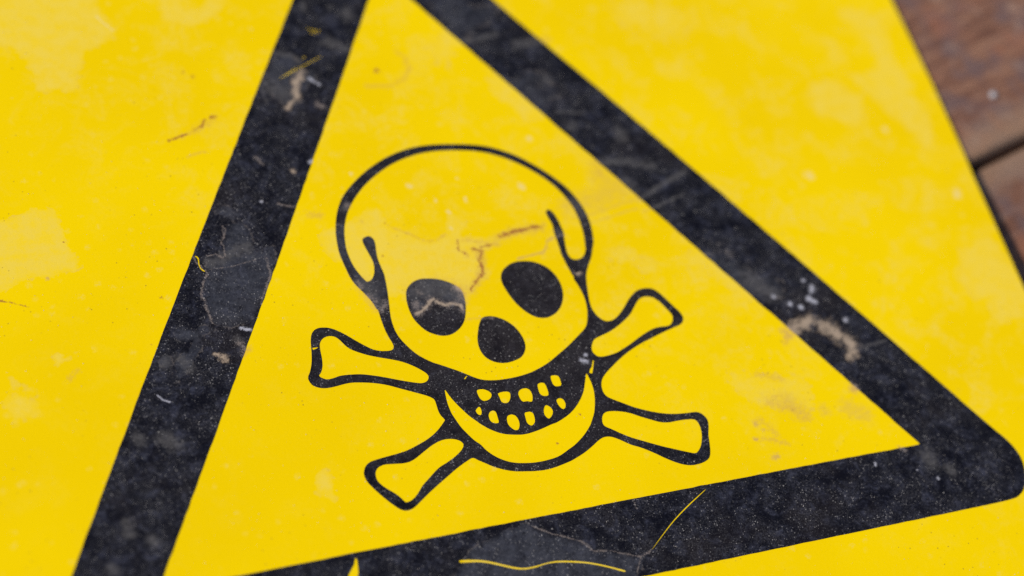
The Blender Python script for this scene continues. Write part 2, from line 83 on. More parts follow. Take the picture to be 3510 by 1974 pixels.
STAINS = {
 'veil': [([(-156.5,-3.69),(-155.8,-4.63)],3.85),([(-136.63,5.09),(-130.93,7.16)],1.9),([(26.49,122.54),(10.22,103.81)],6.36),([(88.18,115.73),(101.14,109.93)],6.59),([(75.6,-38.26),(86.64,-48.05)],5.98),([(-99.05,8.77),(-108.04,0.89)],3.61),([(80.59,6.62),(91.74,-7.02)],5.17),([(43.22,18.8),(56.48,14.23)],3.04),([(32.7,89.08),(41.54,82.69)],4.16)],
 'tan': [([(-25.68,4.63),(-24.1,5.02),(-22.86,5.91),(-21.38,6.98),(-19.7,8.7),(-18.77,9.21),(-17.44,7.63),(-15.45,6.28),(-13.25,6.68),(-10.44,5.4),(-9.84,3.4)],0.57),([(-9.95,12.85),(-8.27,9.74)],0.67),([(-38.96,104.38),(-41.54,99.74)],1.5),([(-41.84,98.54),(-42.4,94.28)],1.29),([(-43.58,93.22),(-46.9,90.01)],0.89),([(97.68,-23.1),(105.14,-20.75)],2.26),([(109.61,-24.08),(111.22,-25.52),(112.9,-28.12)],2.69),([(115.02,-29.65),(116.5,-32.2),(115.99,-35.31)],2.09),([(113.94,-36.3),(114.1,-37.24)],1.25),([(-91.78,1.51),(-90.9,0.93)],0.63),([(-89.54,0.05),(-88.89,-1.13)],1.18),([(28.4,25.73),(26.13,24.82),(24.65,21.79),(23.17,20.06),(19.75,20.05),(13.8,19.09)],0.5),([(110.42,-48.05),(110.47,-48.73)],1.44),([(95.25,-23.24),(96.14,-25.11)],1.64),([(74.11,-66.79),(75.39,-66.72)],1.19),([(71.99,-54.13),(72.52,-54.67)],0.9),([(73.87,-56.87),(74.16,-57.47)],0.59),([(70.08,-59.16),(70.26,-59.52)],0.59),([(-136.35,37.36),(-136.21,37.12)],0.53),([(-51.38,65.02),(-51.31,64.89)],0.87),([(31.62,10.28),(32.58,10.35)],0.6)],
 'white': [([(3.08,45.47),(3.04,44.29)],0.8),([(-4.09,41.65),(-3.79,40.9)],0.89),([(-14.4,53.02),(-14.27,52.76)],1.38),([(-5.42,35.3),(-5.07,34.77)],0.79),([(23.48,47.25),(23.61,46.99)],1.62),([(-6.94,46.61),(-7.04,45.91)],0.69),([(32.33,66.44),(32.49,65.92)],1.24),([(2.51,53.7),(2.9,53.27)],0.5),([(-32.5,61.59),(-32.24,61.07)],0.78),([(-36.67,101.67),(-35.32,99.73),(-33.93,98.78)],0.6),([(-81.76,9.22),(-78.99,8.29)],0.73),([(96.05,-9.99),(96.11,-10.11)],1.14),([(108.93,-5.64),(108.99,-5.77)],1.05),([(111.48,-8.68),(110.75,-9.96)],1.25),([(108.49,-12.85),(109.71,-14.23)],1.36),([(104.0,-15.33),(104.06,-15.46)],1.15),([(100.87,-13.85),(101.18,-13.33)],0.83),([(118.04,-22.8),(118.1,-22.92)],1.15),([(-64.3,55.11),(-64.23,54.99)],0.67),([(-112.27,-9.23),(-110.65,-11.28),(-108.8,-12.24)],0.35),([(-44.25,68.07),(-45.03,67.36)],0.78),([(24.88,-22.1),(23.36,-21.16)],0.97),([(25.26,-19.41),(25.32,-19.53)],0.77),([(126.28,-84.6),(126.34,-84.72)],0.71),([(120.66,-80.92),(120.72,-81.03)],0.4),([(106.95,-75.87),(106.8,-76.48)],0.6),([(-101.72,136.98),(-97.55,130.74)],0.48),([(127.2,35.94),(127.81,35.47)],1.97),([(180.3,20.22),(179.62,18.43)],1.68),([(163.68,50.45),(163.68,50.19)],1.57)],
 'crust': [([(-17.85,95.59),(-13.25,95.3),(-8.56,94.88),(-4.09,97.02),(-1.01,101.29),(-1.33,105.43),(-3.74,108.59)],0.91),([(-25.37,39.27),(-22.64,37.2),(-18.91,34.73),(-15.28,31.59),(-10.89,31.43),(-7.78,32.78)],0.44),([(-4.3,30.11),(-5.17,26.09),(-2.51,23.8)],0.79),([(-1.09,-1.04),(-9.77,-0.07)],0.48),([(10.39,28.37),(15.12,29.69),(20.13,30.16),(25.03,30.53)],1.49),([(-0.05,25.58),(2.3,23.91),(1.18,21.22),(0.06,15.45),(-2.95,12.78),(-5.86,10.45)],1.48),([(1.72,25.05),(6.26,25.91)],1.18),([(-2.93,23.06),(-3.24,25.42)],0.79),([(-84.37,84.12),(-76.55,87.73),(-71.44,90.35)],1.33),([(-50.03,47.59),(-46.39,46.42)],1.35),([(-1.71,104.84),(-1.62,100.99)],1.03),([(80.52,-47.46),(90.14,-55.3)],2.62),([(74.07,-53.34),(77.98,-59.49)],1.39),([(70.8,-59.19),(80.7,-63.25)],0.99),([(110.94,-47.59),(110.39,-49.72)],1.64),([(95.21,-26.09),(93.58,-27.51)],1.23),([(117.71,-71.48),(119.06,-73.37)],0.81),([(-1.94,29.83),(8.08,25.84)],0.98),([(80.34,-36.91),(87.47,-40.45)],1.41),([(-133.42,3.46),(-136.54,0.94)],0.87),([(-37.68,9.62),(-36.04,7.78),(-33.89,10.29)],1.32),([(-38.9,14.5),(-36.86,11.92)],0.95),([(-40.59,19.82),(-39.77,17.44)],0.75),([(-25.68,4.63),(-24.1,5.02),(-21.38,6.98),(-18.95,9.24),(-17.44,7.63),(-15.45,6.28),(-11.83,6.43),(-10.44,5.4),(-9.84,3.4)],1.23),([(-24.64,5.89),(-24.55,8.65)],0.86),([(-9.8,13.39),(-8.24,9.17),(-8.8,5.9)],1.17),([(-25.17,8.2),(-25.54,5.49)],0.76),([(-11.06,12.48),(-9.16,10.46),(-8.74,8.13)],1.25),([(-22.88,12.83),(-22.24,11.6)],0.76),([(-90.57,37.83),(-89.9,34.93),(-88.12,32.41),(-87.57,31.09),(-88.79,29.42),(-89.77,27.17),(-91.28,22.94),(-90.62,21.29),(-90.78,18.93),(-90.4,15.28),(-90.21,12.88)],0.41),([(-68.27,33.39),(-68.32,29.59),(-68.16,27.11),(-70.57,22.64),(-72.81,18.85)],0.47),([(-86.37,37.68),(-82.95,37.77),(-81.24,36.14),(-80.16,36.3),(-79.81,40.28),(-80.54,41.64),(-78.43,46.27),(-79.16,47.65)],0.32),([(-10.71,-74.29),(-5.45,-78.16),(3.16,-82.61),(5.86,-86.35),(11.18,-87.45),(16.07,-89.85),(19.89,-91.43),(22.65,-90.51),(24.14,-89.32)],0.24),([(19.83,-91.62),(16.94,-95.78)],0.24),([(-59.1,53.23),(-56.34,51.74),(-53.76,51.09)],0.38),([(-86.51,32.46),(-78.82,32.27),(-71.45,33.26)],0.18),([(23.53,-72.38),(23.59,-75.05)],0.19),([(-83.57,3.86),(-81.39,1.33),(-83.2,-0.47)],1.09),([(-36.53,90.95),(-34.38,89.4),(-36.38,91.55)],0.89),([(-61.65,72.31),(-60.3,69.73)],0.67),([(-84.26,75.8),(-78.13,77.22)],0.56),([(30.72,11.02),(32.33,9.59)],0.5),([(52.73,47.26),(51.85,51.08)],0.52),([(29.2,25.6),(31.5,26.28)],0.5),([(-36.69,49.5),(-36.08,48.01)],0.87)],
 'smear': [([(8.59,27.5),(15.12,29.69),(26.06,30.48)],2.36),([(1.59,24.61),(1.05,20.09),(-0.39,14.61),(-5.03,10.87)],2.36),([(-83.66,5.48),(-82.15,2.0)],1.99),([(-23.35,12.92),(-15.81,13.3),(-9.16,10.46)],4.78),([(-39.01,18.42),(-37.01,11.39)],3.77),([(29.99,28.06),(31.61,26.62)],1.6),([(-85.8,34.79),(-73.59,38.34)],2.77),([(51.13,52.17),(60.79,51.91),(71.38,47.79)],2.29),([(51.7,47.42),(56.28,41.8)],5.0),([(62.22,35.5),(71.71,39.36),(82.71,44.04)],1.25),([(62.68,30.59),(78.84,34.79)],0.83),([(40.12,31.74),(63.05,36.34)],1.11),([(38.4,36.2),(59.36,41.32)],5.62),([(40.19,28.75),(60.61,32.38)],0.61),([(40.08,105.92),(51.2,106.23)],2.55),([(-45.39,114.37),(-40.34,112.02),(-38.36,108.83)],1.3),([(-50.07,99.73),(-46.55,95.5)],4.45),([(-16.52,127.45),(-16.34,126.9)],3.09),([(-21.91,130.65),(-21.8,130.24)],1.44),([(-30.6,134.02),(-30.94,131.45)],2.04),([(-26.66,115.86),(-21.19,111.65)],2.86),([(21.91,109.98),(34.03,111.21)],1.47),([(117.8,-34.38),(129.49,-32.82)],0.73),([(45.76,89.13),(46.61,88.37)],2.33),([(48.54,69.0),(48.87,68.32)],2.73),([(64.9,64.03),(65.13,61.47)],2.97),([(85.65,-47.87),(89.38,-51.87)],3.82),([(97.3,-53.36),(97.88,-54.57)],2.52),([(-53.42,98.35),(-52.97,93.97)],0.78),([(-103.24,2.12),(-100.41,-1.55)],2.3),([(-107.82,1.9),(-107.76,1.37)],2.65),([(45.12,75.19),(54.79,73.12)],0.83),([(-113.34,-23.8),(-110.35,-26.38)],2.94),([(-120.97,-22.33),(-120.32,-23.46)],2.25),([(-129.13,-49.2),(-129.06,-53.04)],2.18),([(-123.7,-56.05),(-123.07,-57.13)],2.2),([(-136.99,-62.75),(-136.36,-63.82)],2.32),([(105.76,-54.95),(110.41,-58.04)],4.07),([(126.39,-76.42),(126.52,-78.61)],3.46),([(131.65,-81.78),(132.21,-82.97)],2.65),([(-33.69,42.03),(-33.36,41.4)],0.96),([(-38.08,47.98),(-36.21,49.43)],1.35),([(89.75,-0.82),(95.4,-8.82)],4.14)],
 'brown': [([(-88.69,82.99),(-82.52,85.03)],0.48),([(-79.97,86.44),(-76.5,87.97),(-75.17,89.94)],0.62),([(-73.15,90.61),(-70.95,90.76)],0.48),([(-78.04,110.3),(-77.98,110.16)],0.68),([(-75.24,108.17),(-74.86,108.11)],0.78),([(-12.54,102.15),(-12.6,101.15)],0.71),([(10.46,28.59),(15.23,30.03),(20.24,30.49),(23.89,31.19),(25.66,30.55)],0.79),([(-0.05,25.58),(2.3,23.91),(1.18,21.22),(0.25,20.8),(0.88,18.17),(0.06,15.45),(-2.95,12.78),(-5.57,10.74)],0.64),([(2.47,25.5),(6.33,26.13)],0.49),([(-4.3,30.11),(-5.17,26.09),(-2.51,23.8)],0.29),([(-129.16,49.63),(-129.11,49.62)],0.32),([(-103.59,24.64),(-103.5,24.63)],0.59),([(-110.43,8.8),(-110.45,8.7)],0.31),([(-26.3,40.24),(-26.21,40.23)],0.34),([(-30.3,28.13),(-30.33,28.02)],0.33),([(15.93,-39.83),(16.11,-40.19)],0.38),([(5.89,-48.81),(5.98,-49.14)],0.38),([(19.29,-41.43),(19.35,-41.55)],0.29),([(-152.09,31.48),(-147.94,30.01),(-143.88,27.92)],0.13)],
}
PEBBLE = (0.2132, 0.0590, 0.0028)

# ---------------------------------------------------------------- node helpers
class NT:
    def __init__(s, tree):
        s.t = tree
    def n(s, typ, **kw):
        nd = s.t.nodes.new(typ)
        for k, v in kw.items():
            setattr(nd, k, v)
        return nd
    def put(s, sock, v):
        if isinstance(v, bpy.types.NodeSocket):
            s.t.links.new(v, sock)
        else:
            sock.default_value = v
    def m(s, op, a, b=None, c=None, clamp=False):
        nd = s.n('ShaderNodeMath', operation=op, use_clamp=clamp)
        for i, v in enumerate((a, b, c)):
            if v is not None:
                s.put(nd.inputs[i], v)
        return nd.outputs[0]
    def v(s, op, a, b=None, c=None):
        nd = s.n('ShaderNodeVectorMath', operation=op)
        for i, x in enumerate((a, b, c)):
            if x is not None:
                s.put(nd.inputs[i], x)
        return nd.outputs['Value'] if op in ('LENGTH', 'DOT_PRODUCT', 'DISTANCE') else nd.outputs[0]
    def noise(s, vec, scale, detail=2.0, rough=0.5, color=False, dist=0.0):
        nd = s.n('ShaderNodeTexNoise')
        s.put(nd.inputs['Vector'], vec)
        nd.inputs['Scale'].default_value = scale
        nd.inputs['Detail'].default_value = detail
        nd.inputs['Roughness'].default_value = rough
        nd.inputs['Distortion'].default_value = dist
        return nd.outputs['Color' if color else 'Fac']
    def vor(s, vec, scale, rnd=1.0):
        nd = s.n('ShaderNodeTexVoronoi')
        s.put(nd.inputs['Vector'], vec)
        nd.inputs['Scale'].default_value = scale
        nd.inputs['Randomness'].default_value = rnd
        sep = s.n('ShaderNodeSeparateColor')
        s.t.links.new(nd.outputs['Color'], sep.inputs[0])
        return nd.outputs['Distance'], sep.outputs[0], sep.outputs[1]
    def step(s, x, lo, hi, a=0.0, b=1.0):
        nd = s.n('ShaderNodeMapRange', interpolation_type='SMOOTHSTEP')
        s.put(nd.inputs['Value'], x)
        nd.inputs['From Min'].default_value = lo
        nd.inputs['From Max'].default_value = hi
        nd.inputs['To Min'].default_value = a
        nd.inputs['To Max'].default_value = b
        return nd.outputs['Result']
    def mix(s, f, a, b):
        nd = s.n('ShaderNodeMix', data_type='RGBA')
        s.put(nd.inputs[0], f)
        s.put(nd.inputs[6], a if isinstance(a, bpy.types.NodeSocket) else (*a, 1))
        s.put(nd.inputs[7], b if isinstance(b, bpy.types.NodeSocket) else (*b, 1))
        return nd.outputs[2]
    def ramp(s, f, stops):
        nd = s.n('ShaderNodeValToRGB')
        s.put(nd.inputs[0], f)
        cr = nd.color_ramp
        while len(cr.elements) < len(stops):
            cr.elements.new(0.5)
        for e, (p, c) in zip(cr.elements, stops):
            e.position = p
            e.color = (*c, 1)
        return nd.outputs[0]


def weathering_group():
    t = bpy.data.node_groups.new('weathering', 'ShaderNodeTree')
    for nm in ('Veil', 'Rim', 'Tan', 'White', 'Brown', 'Crust', 'Smear'):
        t.interface.new_socket(nm, in_out='OUTPUT', socket_type='NodeSocketFloat')
    t.interface.new_socket('Position', in_out='OUTPUT', socket_type='NodeSocketVector')
    g = NT(t)
    tc = g.n('ShaderNodeTexCoord')
    P = g.v('MULTIPLY', tc.outputs['Object'], (1000, 1000, 0))
    def attr(nm):
        at = g.n('ShaderNodeAttribute')
        at.attribute_name = nm
        return at.outputs['Fac']
    fine = g.noise(P, 2.2, 3, 0.75)
    veil = g.m('ADD', attr('veil'), g.m('ADD', g.m('MULTIPLY_ADD', fine, 0.8, -0.4), g.m('MULTIPLY_ADD', g.noise(P, 0.35, 5, 0.7), 2.6, -1.3)))
    ve = g.m('MULTIPLY', g.m('ADD', g.step(veil, -0.05, 0.15, 0.0, 0.5), g.step(veil, 0.0, 1.1, 0.0, 0.5)), g.step(g.noise(P, 0.22, 6, 0.72), 0.34, 0.62, 0.35, 1.0))
    rim = g.m('MULTIPLY', g.m('MULTIPLY', g.step(veil, -0.08, 0.02), g.step(veil, 0.30, 0.08)), g.step(g.noise(P, 0.35, 2, 0.5), 0.46, 0.62))
    fn = g.step(g.noise(P, 2.0, 3, 0.8), 0.30, 0.70)
    cn = g.step(g.noise(P, 0.42, 6, 0.78), 0.30, 0.70)
    def sm(key, lo, hi, kf, kc):
        f = g.m('ADD', attr(key), g.m('MULTIPLY_ADD', fn, kf, -0.5 * kf))
        return g.step(g.m('ADD', f, g.m('MULTIPLY_ADD', cn, kc, -0.5 * kc)), lo, hi)
    tan = sm('tan', -0.55, 1.1, 0.8, 1.5)
    white = sm('white', -0.2, 1.1, 0.6, 1.0)
    brown = sm('brown', -0.2, 1.0, 1.5, 1.8)
    crust = sm('crust', -0.05, 1.1, 2.2, 1.5)
    streak = g.noise(g.v('MULTIPLY', P, (0.35, 1.0, 1.0)), 0.8, 4, 0.7)
    smear = g.m('MULTIPLY', sm('smear', -0.25, 0.9, 0.3, 0.9), g.step(streak, 0.25, 0.65, 0.3, 1.0))
    out = g.n('NodeGroupOutput')
    for i, s_ in enumerate((ve, rim, tan, white, brown, crust, smear, P)):
        t.links.new(s_, out.inputs[i])
    return t


WEATHER = weathering_group()


def new_mat(name):
    m = bpy.data.materials.new(name)
    m.use_nodes = True
    m.node_tree.nodes.clear()
    g = NT(m.node_tree)
    b = g.n('ShaderNodeBsdfPrincipled')
    o = g.n('ShaderNodeOutputMaterial')
    m.node_tree.links.new(b.outputs[0], o.inputs['Surface'])
    return m, g, b


def weather_node(g):
    w = g.n('ShaderNodeGroup')
    w.node_tree = WEATHER
    return [w.outputs[i] for i in range(8)]


def yellow_material():
    m, g, b = new_mat('yellow_enamel')
    veil, rim, tan, white, brown, crust, smear, P = weather_node(g)
    base = g.mix(g.step(g.noise(P, 0.012, 2, 0.5), 0.35, 0.65), Y_A, Y_B)
    # soft cloudy film of dried water, and small pale blots
    cloud = g.step(g.noise(P, 0.075, 7, 0.70, dist=0.6), 0.47, 0.66)
    cloud = g.m('MULTIPLY', cloud, g.step(g.noise(P, 0.5, 4, 0.7), 0.36, 0.62, 0.15, 1.0))
    # the dirty film is thicker towards the top right corner of the sheet
    where = g.v('DOT_PRODUCT', P, (0.0045, 0.0062, 0))
    cloud = g.m('MULTIPLY', cloud, g.step(g.m('ADD', where, g.m('MULTIPLY', g.noise(P, 0.03, 2, 0.5), 0.6)), 0.05, 0.75, 0.12, 1.0))
    d, r1, r2 = g.vor(g.v('MULTIPLY_ADD', g.noise(P, 0.5, 3, 0.6, color=True), (2.4, 2.4, 0), P), 0.20)
    blot = g.m('MULTIPLY', g.step(d, 0.30, 0.08), g.step(r1, 0.50, 0.80))
    blot = g.m('MULTIPLY', blot, g.step(g.noise(P, 1.4, 3, 0.7), 0.38, 0.6))
    pale = g.m('MAXIMUM', g.m('MAXIMUM', g.m('MULTIPLY', veil, 0.88), g.m('MULTIPLY', cloud, 0.75)), g.m('MULTIPLY', blot, 0.75))
    c = g.mix(pale, base, Y_PALE)
    c = g.mix(g.m('MULTIPLY', rim, 0.35), c, (0.62, 0.40, 0.10))
    # beige smears
    sm = g.m('MULTIPLY', g.step(g.noise(P, 0.16, 6, 0.75), 0.62, 0.76), g.step(g.noise(P, 1.6, 3, 0.7), 0.4, 0.62))
    c = g.mix(g.m('MULTIPLY', sm, 0.35), c, (0.60, 0.42, 0.16))
    c = g.mix(g.m('MULTIPLY', smear, 0.6), c, (0.64, 0.41, 0.06))
    c = g.mix(g.m('MULTIPLY', crust, 0.42), c, (0.55, 0.30, 0.07))
    c = g.mix(g.m('MULTIPLY', white, 0.5), c, (0.72, 0.60, 0.36))
    c = g.mix(g.m('MULTIPLY', tan, 0.62), c, (0.50, 0.29, 0.11))
    c = g.mix(g.m('MULTIPLY', brown, 0.85), c, (0.30, 0.09, 0.03))
    # tiny dark pits
    gr = g.noise(P, 1.9, 3, 0.85)
    c = g.mix(g.step(gr, 0.50, 0.75, 0, 0.16), c, (0.80, 0.58, 0.05))
    c = g.mix(g.step(gr, 0.45, 0.25, 0, 0.14), c, (0.55, 0.33, 0.0))
    d, r1, r2 = g.vor(P, 0.55)
    pit = g.m('MULTIPLY', g.step(d, 0.17, 0.06), g.step(r1, 0.62, 0.95))
    pit = g.m('MULTIPLY', pit, g.step(g.noise(P, 0.03, 2, 0.5), 0.40, 0.6))
    c = g.mix(g.m('MULTIPLY', pit, 0.8), c, (0.12, 0.07, 0.02))
    g.put(b.inputs['Base Color'], c)
    g.put(b.inputs['Roughness'], g.m('MULTIPLY_ADD', pale, 0.25, 0.38))
    b.inputs['Specular IOR Level'].default_value = 0.03
    bp = g.n('ShaderNodeBump')
    bp.inputs['Strength'].default_value = 0.12
    bp.inputs['Distance'].default_value = 0.0002
    g.put(bp.inputs['Height'], g.noise(P, 0.9, 4, 0.6))
    g.put(b.inputs['Normal'], bp.outputs[0])
    return m


def black_material():
    m, g, b = new_mat('black_film')
    veil, rim, tan, white, brown, crust, smear, P = weather_node(g)
    n1 = g.noise(P, 0.16, 8, 0.78, dist=0.5)
    n2 = g.noise(P, 0.45, 6, 0.75, dist=0.4)
    cloud = g.m('MULTIPLY', g.step(n1, 0.46, 0.66), g.step(n2, 0.36, 0.66, 0.2, 1.0))
    c = g.mix(cloud, B_DARK, B_CLOUD)
    # browner grime where the emblem was handled
    near = g.step(g.v('LENGTH', P), 80, 56, 0, 0.75)
    c = g.mix(g.m('MULTIPLY', near, g.step(n1, 0.35, 0.62, 0.5, 1.0)), c, (0.017, 0.0125, 0.0125))
    c = g.mix(g.m('MULTIPLY', veil, g.step(n2, 0.3, 0.7, 0.45, 0.9)), c, B_VEIL)
    c = g.mix(g.m('MULTIPLY', smear, 0.75), c, (0.085, 0.077, 0.073))
    n3 = g.noise(P, 0.33, 5, 0.7)
    c = g.mix(g.step(n3, 0.56, 0.74, 0, 0.5), c, (0.062, 0.062, 0.078))
    c = g.mix(g.step(n3, 0.44, 0.34, 0, 0.6), c, (0.0015, 0.0014, 0.0035))
    brn = g.step(g.noise(P, 0.028, 3, 0.6), 0.52, 0.68)
    c = g.mix(g.m('MULTIPLY', brn, 0.3), c, (0.020, 0.014, 0.012))
    c = g.mix(g.m('MULTIPLY', rim, 0.45), c, (0.16, 0.13, 0.11))
    c = g.mix(g.m('MULTIPLY', crust, 0.8), c, (0.20, 0.158, 0.135))
    # dust as fine speckle, gathered in drifts
    drift = g.step(g.noise(P, 0.12, 5, 0.7), 0.30, 0.68)
    f1 = g.step(g.noise(P, 1.7, 4, 0.9), 0.44, 0.68)
    c = g.mix(g.m('MULTIPLY', g.m('MULTIPLY', f1, drift), 0.60), c, (0.105, 0.098, 0.100))
    d, r1, r2 = g.vor(P, 1.5)
    sp = g.m('MULTIPLY', g.step(d, 0.36, 0.12), g.step(r1, 0.50, 0.98))
    c = g.mix(g.m('MULTIPLY', g.m('MULTIPLY', sp, drift), 0.9), c, (0.36, 0.33, 0.31))
    d, r1, r2 = g.vor(P, 0.42)
    sp = g.m('MULTIPLY', g.step(d, 0.15, 0.05), g.step(r1, 0.72, 0.99))
    c = g.mix(g.m('MULTIPLY', sp, 0.7), c, (0.36, 0.33, 0.30))
    # dried puddle marks
    pud = g.m('MULTIPLY', g.step(g.noise(P, 0.2, 5, 0.75), 0.60, 0.74), g.step(g.noise(P, 1.3, 3, 0.7), 0.36, 0.64))
    c = g.mix(g.m('MULTIPLY', pud, 0.35), c, (0.17, 0.17, 0.19))
    c = g.mix(g.m('MULTIPLY', tan, 0.80), c, (0.42, 0.31, 0.215))
    c = g.mix(g.m('MULTIPLY', white, 0.75), c, (0.50, 0.48, 0.52))
    c = g.mix(g.m('MULTIPLY', brown, 0.6), c, (0.13, 0.085, 0.06))
    g.put(b.inputs['Base Color'], c)
    g.put(b.inputs['Roughness'], g.m('MULTIPLY_ADD', n2, 0.3, 0.40))
    b.inputs['Specular IOR Level'].default_value = 0.11
    bp = g.n('ShaderNodeBump')
    bp.inputs['Strength'].default_value = 0.2
    bp.inputs['Distance'].default_value = 0.0002
    g.put(bp.inputs['Height'], g.noise(P, 1.2, 4, 0.65))
    g.put(b.inputs['Normal'], bp.outputs[0])
    return m


def wood_material():
    m, g, b = new_mat('weathered_deck_wood')
    tc = g.n('ShaderNodeTexCoord')
    oi = g.n('ShaderNodeObjectInfo')
    off = g.v('MULTIPLY_ADD', oi.outputs['Random'], (900, 400, 0), g.v('MULTIPLY', tc.outputs['Object'], (1000, 1000, 1000)))
    G = g.v('MULTIPLY', off, (0.12, 1.0, 1.0))
    grain = g.noise(G, 0.30, 6, 0.72, dist=0.8)
    fibre = g.noise(g.v('MULTIPLY', off, (0.05, 1.0, 1.0)), 2.4, 3, 0.7)
    patch = g.noise(off, 0.06, 4, 0.65)
    patch2 = g.noise(g.v('ADD', off, (310, 77, 0)), 0.045, 4, 0.6)
    c = g.ramp(grain, [(0.34, (0.105, 0.043, 0.028)), (0.5, (0.200, 0.095, 0.060)), (0.66, (0.29, 0.15, 0.092))])
    c = g.mix(g.step(patch, 0.45, 0.62, 0, 0.75), c, (0.135, 0.088, 0.085))
    c = g.mix(g.step(patch2, 0.52, 0.66, 0, 0.6), c, (0.270, 0.105, 0.058))
    c = g.mix(g.step(g.noise(off, 0.09, 3, 0.6), 0.56, 0.70, 0, 0.55), c, (0.31, 0.20, 0.15))
    # worn, sandy arris along the joint
    sx = g.n('ShaderNodeSeparateXYZ')
    m.node_tree.links.new(tc.outputs['Object'], sx.inputs[0])
    edge = g.step(g.m('ADD', g.m('ABSOLUTE', sx.outputs[1]), g.m('MULTIPLY_ADD', patch, 0.012, -0.006)), 0.044, 0.058, 0, 0.65)
    c = g.mix(edge, c, (0.30, 0.185, 0.115))
    c = g.mix(g.step(fibre, 0.55, 0.75, 0, 0.5), c, (0.08, 0.042, 0.03))
    g.put(b.inputs['Base Color'], c)
    b.inputs['Roughness'].default_value = 0.75
    b.inputs['Specular IOR Level'].default_value = 0.115
    bp = g.n('ShaderNodeBump')
    bp.inputs['Strength'].default_value = 0.5
    bp.inputs['Distance'].default_value = 0.0006
    g.put(bp.inputs['Height'], g.m('ADD', grain, fibre))
    g.put(b.inputs['Normal'], bp.outputs[0])
    return m


def simple_material(name, ca, cb, scale, rough=0.8, spec=0.3):
    m, g, b = new_mat(name)
    tc = g.n('ShaderNodeTexCoord')
    g.put(b.inputs['Base Color'], g.mix(g.step(g.noise(tc.outputs['Object'], scale, 4, 0.6), 0.35, 0.65), ca, cb))
    b.inputs['Roughness'].default_value = rough
    b.inputs['Specular IOR Level'].default_value = spec
    return m


Y_A, Y_B, Y_PALE = (0.80, 0.530, 0.0), (0.84, 0.570, 0.0), (0.78, 0.555, 0.062)
B_DARK, B_CLOUD, B_VEIL = (0.0018, 0.0016, 0.0046), (0.040, 0.041, 0.060), (0.048, 0.049, 0.060)
YELLOW = yellow_material()
BLACK = black_material()
WOOD = wood_material()
SOIL = simple_material('dark_soil', (0.02, 0.015, 0.012), (0.04, 0.03, 0.022), 30)
STONE = simple_material('pale_grit', (0.26, 0.24, 0.24), (0.42, 0.39, 0.40), 900, 0.6)
DUST = simple_material('pale_dust', (0.38, 0.33, 0.29), (0.55, 0.50, 0.47), 120, 0.9)
JOIST = simple_material('dark_joist_wood', (0.05, 0.03, 0.02), (0.09, 0.055, 0.035), 40)


# ---------------------------------------------------------------- mesh helpers
def link(name, me, mat, parent=None, **props):
    o = bpy.data.objects.new(name, me)
    COL.objects.link(o)
    if me is not None and mat is not None:
        me.materials.append(mat)
    if parent is not None:
        o.parent = parent
    for k, v in props.items():
        o[k] = v
    return o


def smooth(pts, n=4):
    out = []
    N = len(pts)
    for i in range(N):
        p0, p1, p2, p3 = (Vector(pts[(i + k) % N]) for k in (-1, 0, 1, 2))
        for j in range(n):
            t = j / n
            out.append(0.5 * ((2 * p1) + (p2 - p0) * t + (2 * p0 - 5 * p1 + 4 * p2 - p3) * t * t + (3 * p1 - p0 - 3 * p2 + p3) * t ** 3))
    return [(p.x, p.y) for p in out]


def area(pts):
    return 0.5 * sum(a[0] * b[1] - b[0] * a[1] for a, b in zip(pts, pts[1:] + pts[:1]))


def inset(pts, d):
    s = 1 if area(pts) > 0 else -1
    out = []
    N = len(pts)
    for i in range(N):
        a, b = Vector(pts[i - 1]), Vector(pts[(i + 1) % N])
        t = (b - a)
        if t.length < 1e-9:
            continue
        t.normalize()
        out.append((pts[i][0] - t.y * d * s, pts[i][1] + t.x * d * s))
    return out


def inside(px, py, loops):
    """even-odd test of many points against a set of outlines"""
    res = np.zeros(len(px), bool)
    for lp in loops:
        a = np.array(lp)
        b = np.roll(a, -1, 0)
        lo, hi = a.min(0), a.max(0)
        idx = np.nonzero((px >= lo[0]) & (px <= hi[0]) & (py >= lo[1]) & (py <= hi[1]))[0]
        x, y = px[idx][:, None], py[idx][:, None]
        c = (a[:, 1] > y) != (b[:, 1] > y)
        dy = np.where(b[:, 1] == a[:, 1], 1, b[:, 1] - a[:, 1])
        c &= x < (b[:, 0] - a[:, 0]) * (y - a[:, 1]) / dy + a[:, 0]
        res[idx] ^= (c.sum(1) % 2 == 1)
    return res


def field(P, strokes):
    """largest of (1 - distance / radius) over the polylines, mm"""
    acc = np.full(len(P), -1.5)
    for pts, r in strokes:
        r = max(r, 0.12)
        for a, b in (zip(pts, pts[1:]) if len(pts) > 1 else [(pts[0], pts[0])]):
            a, ab = np.array(a), np.array(b) - np.array(a)
            L2 = max(ab @ ab, 1e-6)
            h = np.clip((P - a) @ ab / L2, 0, 1)[:, None]
            acc = np.maximum(acc, 1 - np.linalg.norm(P - a - h * ab, axis=1) / r)
    return acc


def poly_field(P, polys):
    """signed depth inside the dried-water marks, 1 = two millimetres inside"""
    acc = np.full(len(P), -1.5)
    for lp in polys:
        a = np.array(lp)
        lo, hi = a.min(0) - 4, a.max(0) + 4
        idx = np.nonzero(((P > lo) & (P < hi)).all(1))[0]
        if not len(idx):
            continue
        Q = P[idx]
        dm = np.full(len(Q), 1e9)
        for p, q in zip(a, np.roll(a, -1, 0)):
            ab = q - p
            h = np.clip((Q - p) @ ab / max(ab @ ab, 1e-6), 0, 1)[:, None]
            dm = np.minimum(dm, np.linalg.norm(Q - p - h * ab, axis=1))
        s = np.where(inside(Q[:, 0], Q[:, 1], [lp]), 1, -1)
        acc[idx] = np.maximum(acc[idx], np.clip(s * dm / 2.0, -1.5, 1.5))
    return acc


